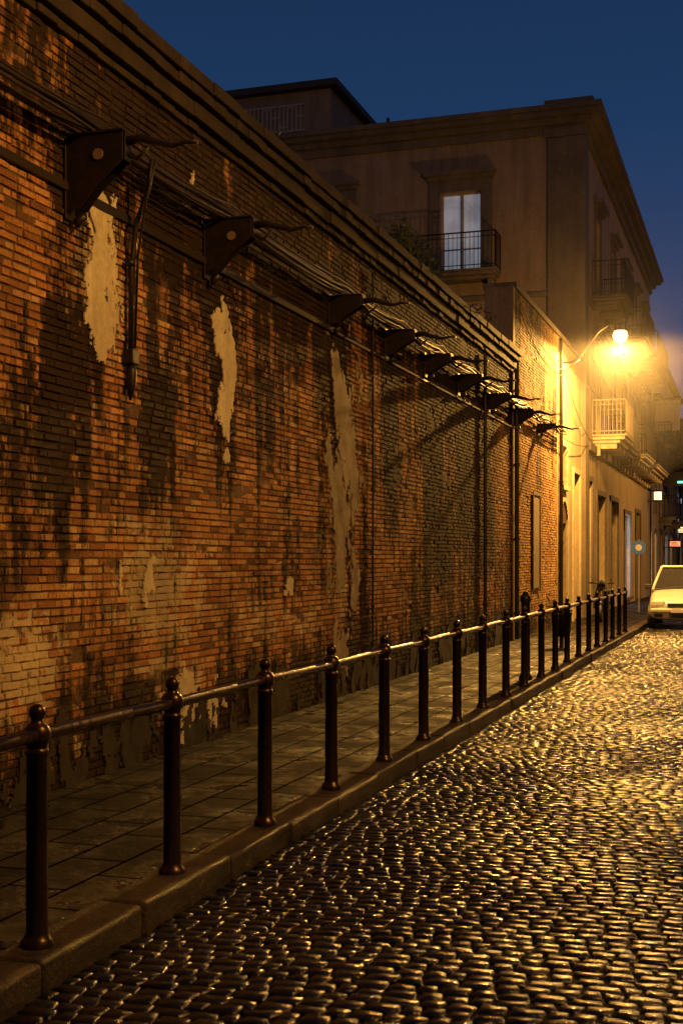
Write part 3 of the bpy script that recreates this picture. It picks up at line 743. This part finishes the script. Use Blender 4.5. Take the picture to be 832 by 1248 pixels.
for s_ in (-1,1):
    for y in (.72,3.15): b.tube([T3(s_*.86,y,.30),T3(s_*.880,y,.30)],.19,16)
b.obj('wheel_covers',M_chrome,car,bevel=.01)
b=MB(); b.box(T3(-.30,-.035,.28),T3(.30,.05,.40)); b.box(T3(-.34,-.02,.55),T3(.34,.08,.645)); b.box(T3(-.66,.0,.30),T3(-.46,.08,.38)); b.box(T3(.46,.0,.30),T3(.66,.08,.38)); b.obj('grille',M_rub,car,bevel=.01)
b=MB(); b.box(T3(-.76,-.045,.40),T3(.76,.14,.52)); b.obj('bumper',M_car,car,bevel=.04,seg=4)
b=MB(); b.box(T3(-.25,-.056,.415),T3(.25,-.047,.51)); b.obj('number_plate',simple('plate_white',(.7,.7,.68),.4),car)
for s_ in (-1,1):
    b=MB(); b.box(T3(s_*.40,.01,.56),T3(s_*.74,.26,.72)); b.obj('headlight_%s'%('l' if s_<0 else 'r'),M_hl,car,bevel=.045,seg=4)
    b=MB(); b.box(T3(s_*.82,1.22,.98),T3(s_*1.0,1.32,1.11)); b.obj('mirror_%s'%('l' if s_<0 else 'r'),M_rub,car,bevel=.03,seg=3)
b=MB(); b.tube([T3(-.5,1.03,1.0),T3(.05,1.12,1.06)],.010,5); b.tube([T3(.0,1.03,1.0),T3(.55,1.12,1.05)],.010,5); b.obj('wipers',M_rub,car)

# ---------------------------------------------------------------- scooter
sc_=empty('parked_scooter'); sx,sy=-3.95,33.9
def Q(x,y,z): return (sx+x,sy+y,z)
M_sb=simple('dark_scooter_paint',(.03,.025,.03),.25)
b=MB()
for y in (0,1.25): b.tube([Q(-.05,y,.23),Q(.05,y,.23)],.225,20)
b.obj('wheels',M_rub,sc_,bevel=.03)
b=MB(); b.tube([Q(0,0,.23),Q(0,.12,.6),Q(0,.24,1.0)],.03,8); b.tube([Q(-.32,.27,1.02),Q(-.1,.22,1.0),Q(.1,.22,1.0),Q(.32,.27,1.02)],.02,8)
b.tube([Q(-.22,.24,1.02),Q(-.28,.2,1.2)],.008,5); b.tube([Q(.22,.24,1.02),Q(.28,.2,1.2)],.008,5); b.obj('fork_and_handlebar',M_iron,sc_,smooth=True)
b=MB(); b.tube([Q(0,.02,.38),Q(0,-.02,.47),Q(0,.12,.48)],[.06,.10,.07],10); b.obj('mudguard',M_sb,sc_,smooth=True)
b=MB(); b.v=[Q(*p) for p in [(-.22,.15,.35),(.22,.15,.35),(.2,.10,.65),(.12,.18,.98),(-.12,.18,.98),(-.2,.10,.65)]]+[Q(*p) for p in [(-.20,.2,.35),(.20,.2,.35),(.18,.16,.65),(.10,.23,.98),(-.10,.23,.98),(-.18,.16,.65)]]
b.f=[(5,4,3,2,1,0),(6,7,8,9,10,11)]+[(i,(i+1)%6,6+(i+1)%6,6+i) for i in range(6)]; b.obj('leg_shield',M_sb,sc_,bevel=.02)
b=MB(); b.box(Q(-.15,.2,.28),Q(.15,.75,.34)); b.obj('footboard',M_sb,sc_,bevel=.02)
b=MB(); b.tube([Q(0,.68,.45),Q(0,.95,.55),Q(0,1.3,.60),Q(0,1.55,.62)],[.12,.19,.17,.07],12); b.obj('rear_body',M_sb,sc_,smooth=True)
b=MB(); b.box(Q(-.13,.7,.74),Q(.13,1.4,.83)); b.obj('seat',M_rub,sc_,bevel=.04,seg=3)
b=MB(); b.tube([Q(-.08,.17,.98),Q(-.0,.14,1.03),Q(.08,.17,.98)],[.05,.08,.05],10); b.obj('headlamp',M_cg,sc_,smooth=True)

# ---------------------------------------------------------------- camera
cam=bpy.data.cameras.new('Camera'); co=bpy.data.objects.new('Camera',cam); COL.objects.link(co); S.camera=co
cam.sensor_width=36; cam.sensor_fit='AUTO'; cam.lens=45; cam.shift_y=58/1248; cam.clip_end=2000; cam.clip_start=.05
co.location=(0,0,1.63); co.rotation_euler=(math.radians(90),0,math.radians(18.07))
S.view_settings.view_transform='Standard'; S.view_settings.look='None'; S.view_settings.exposure=0
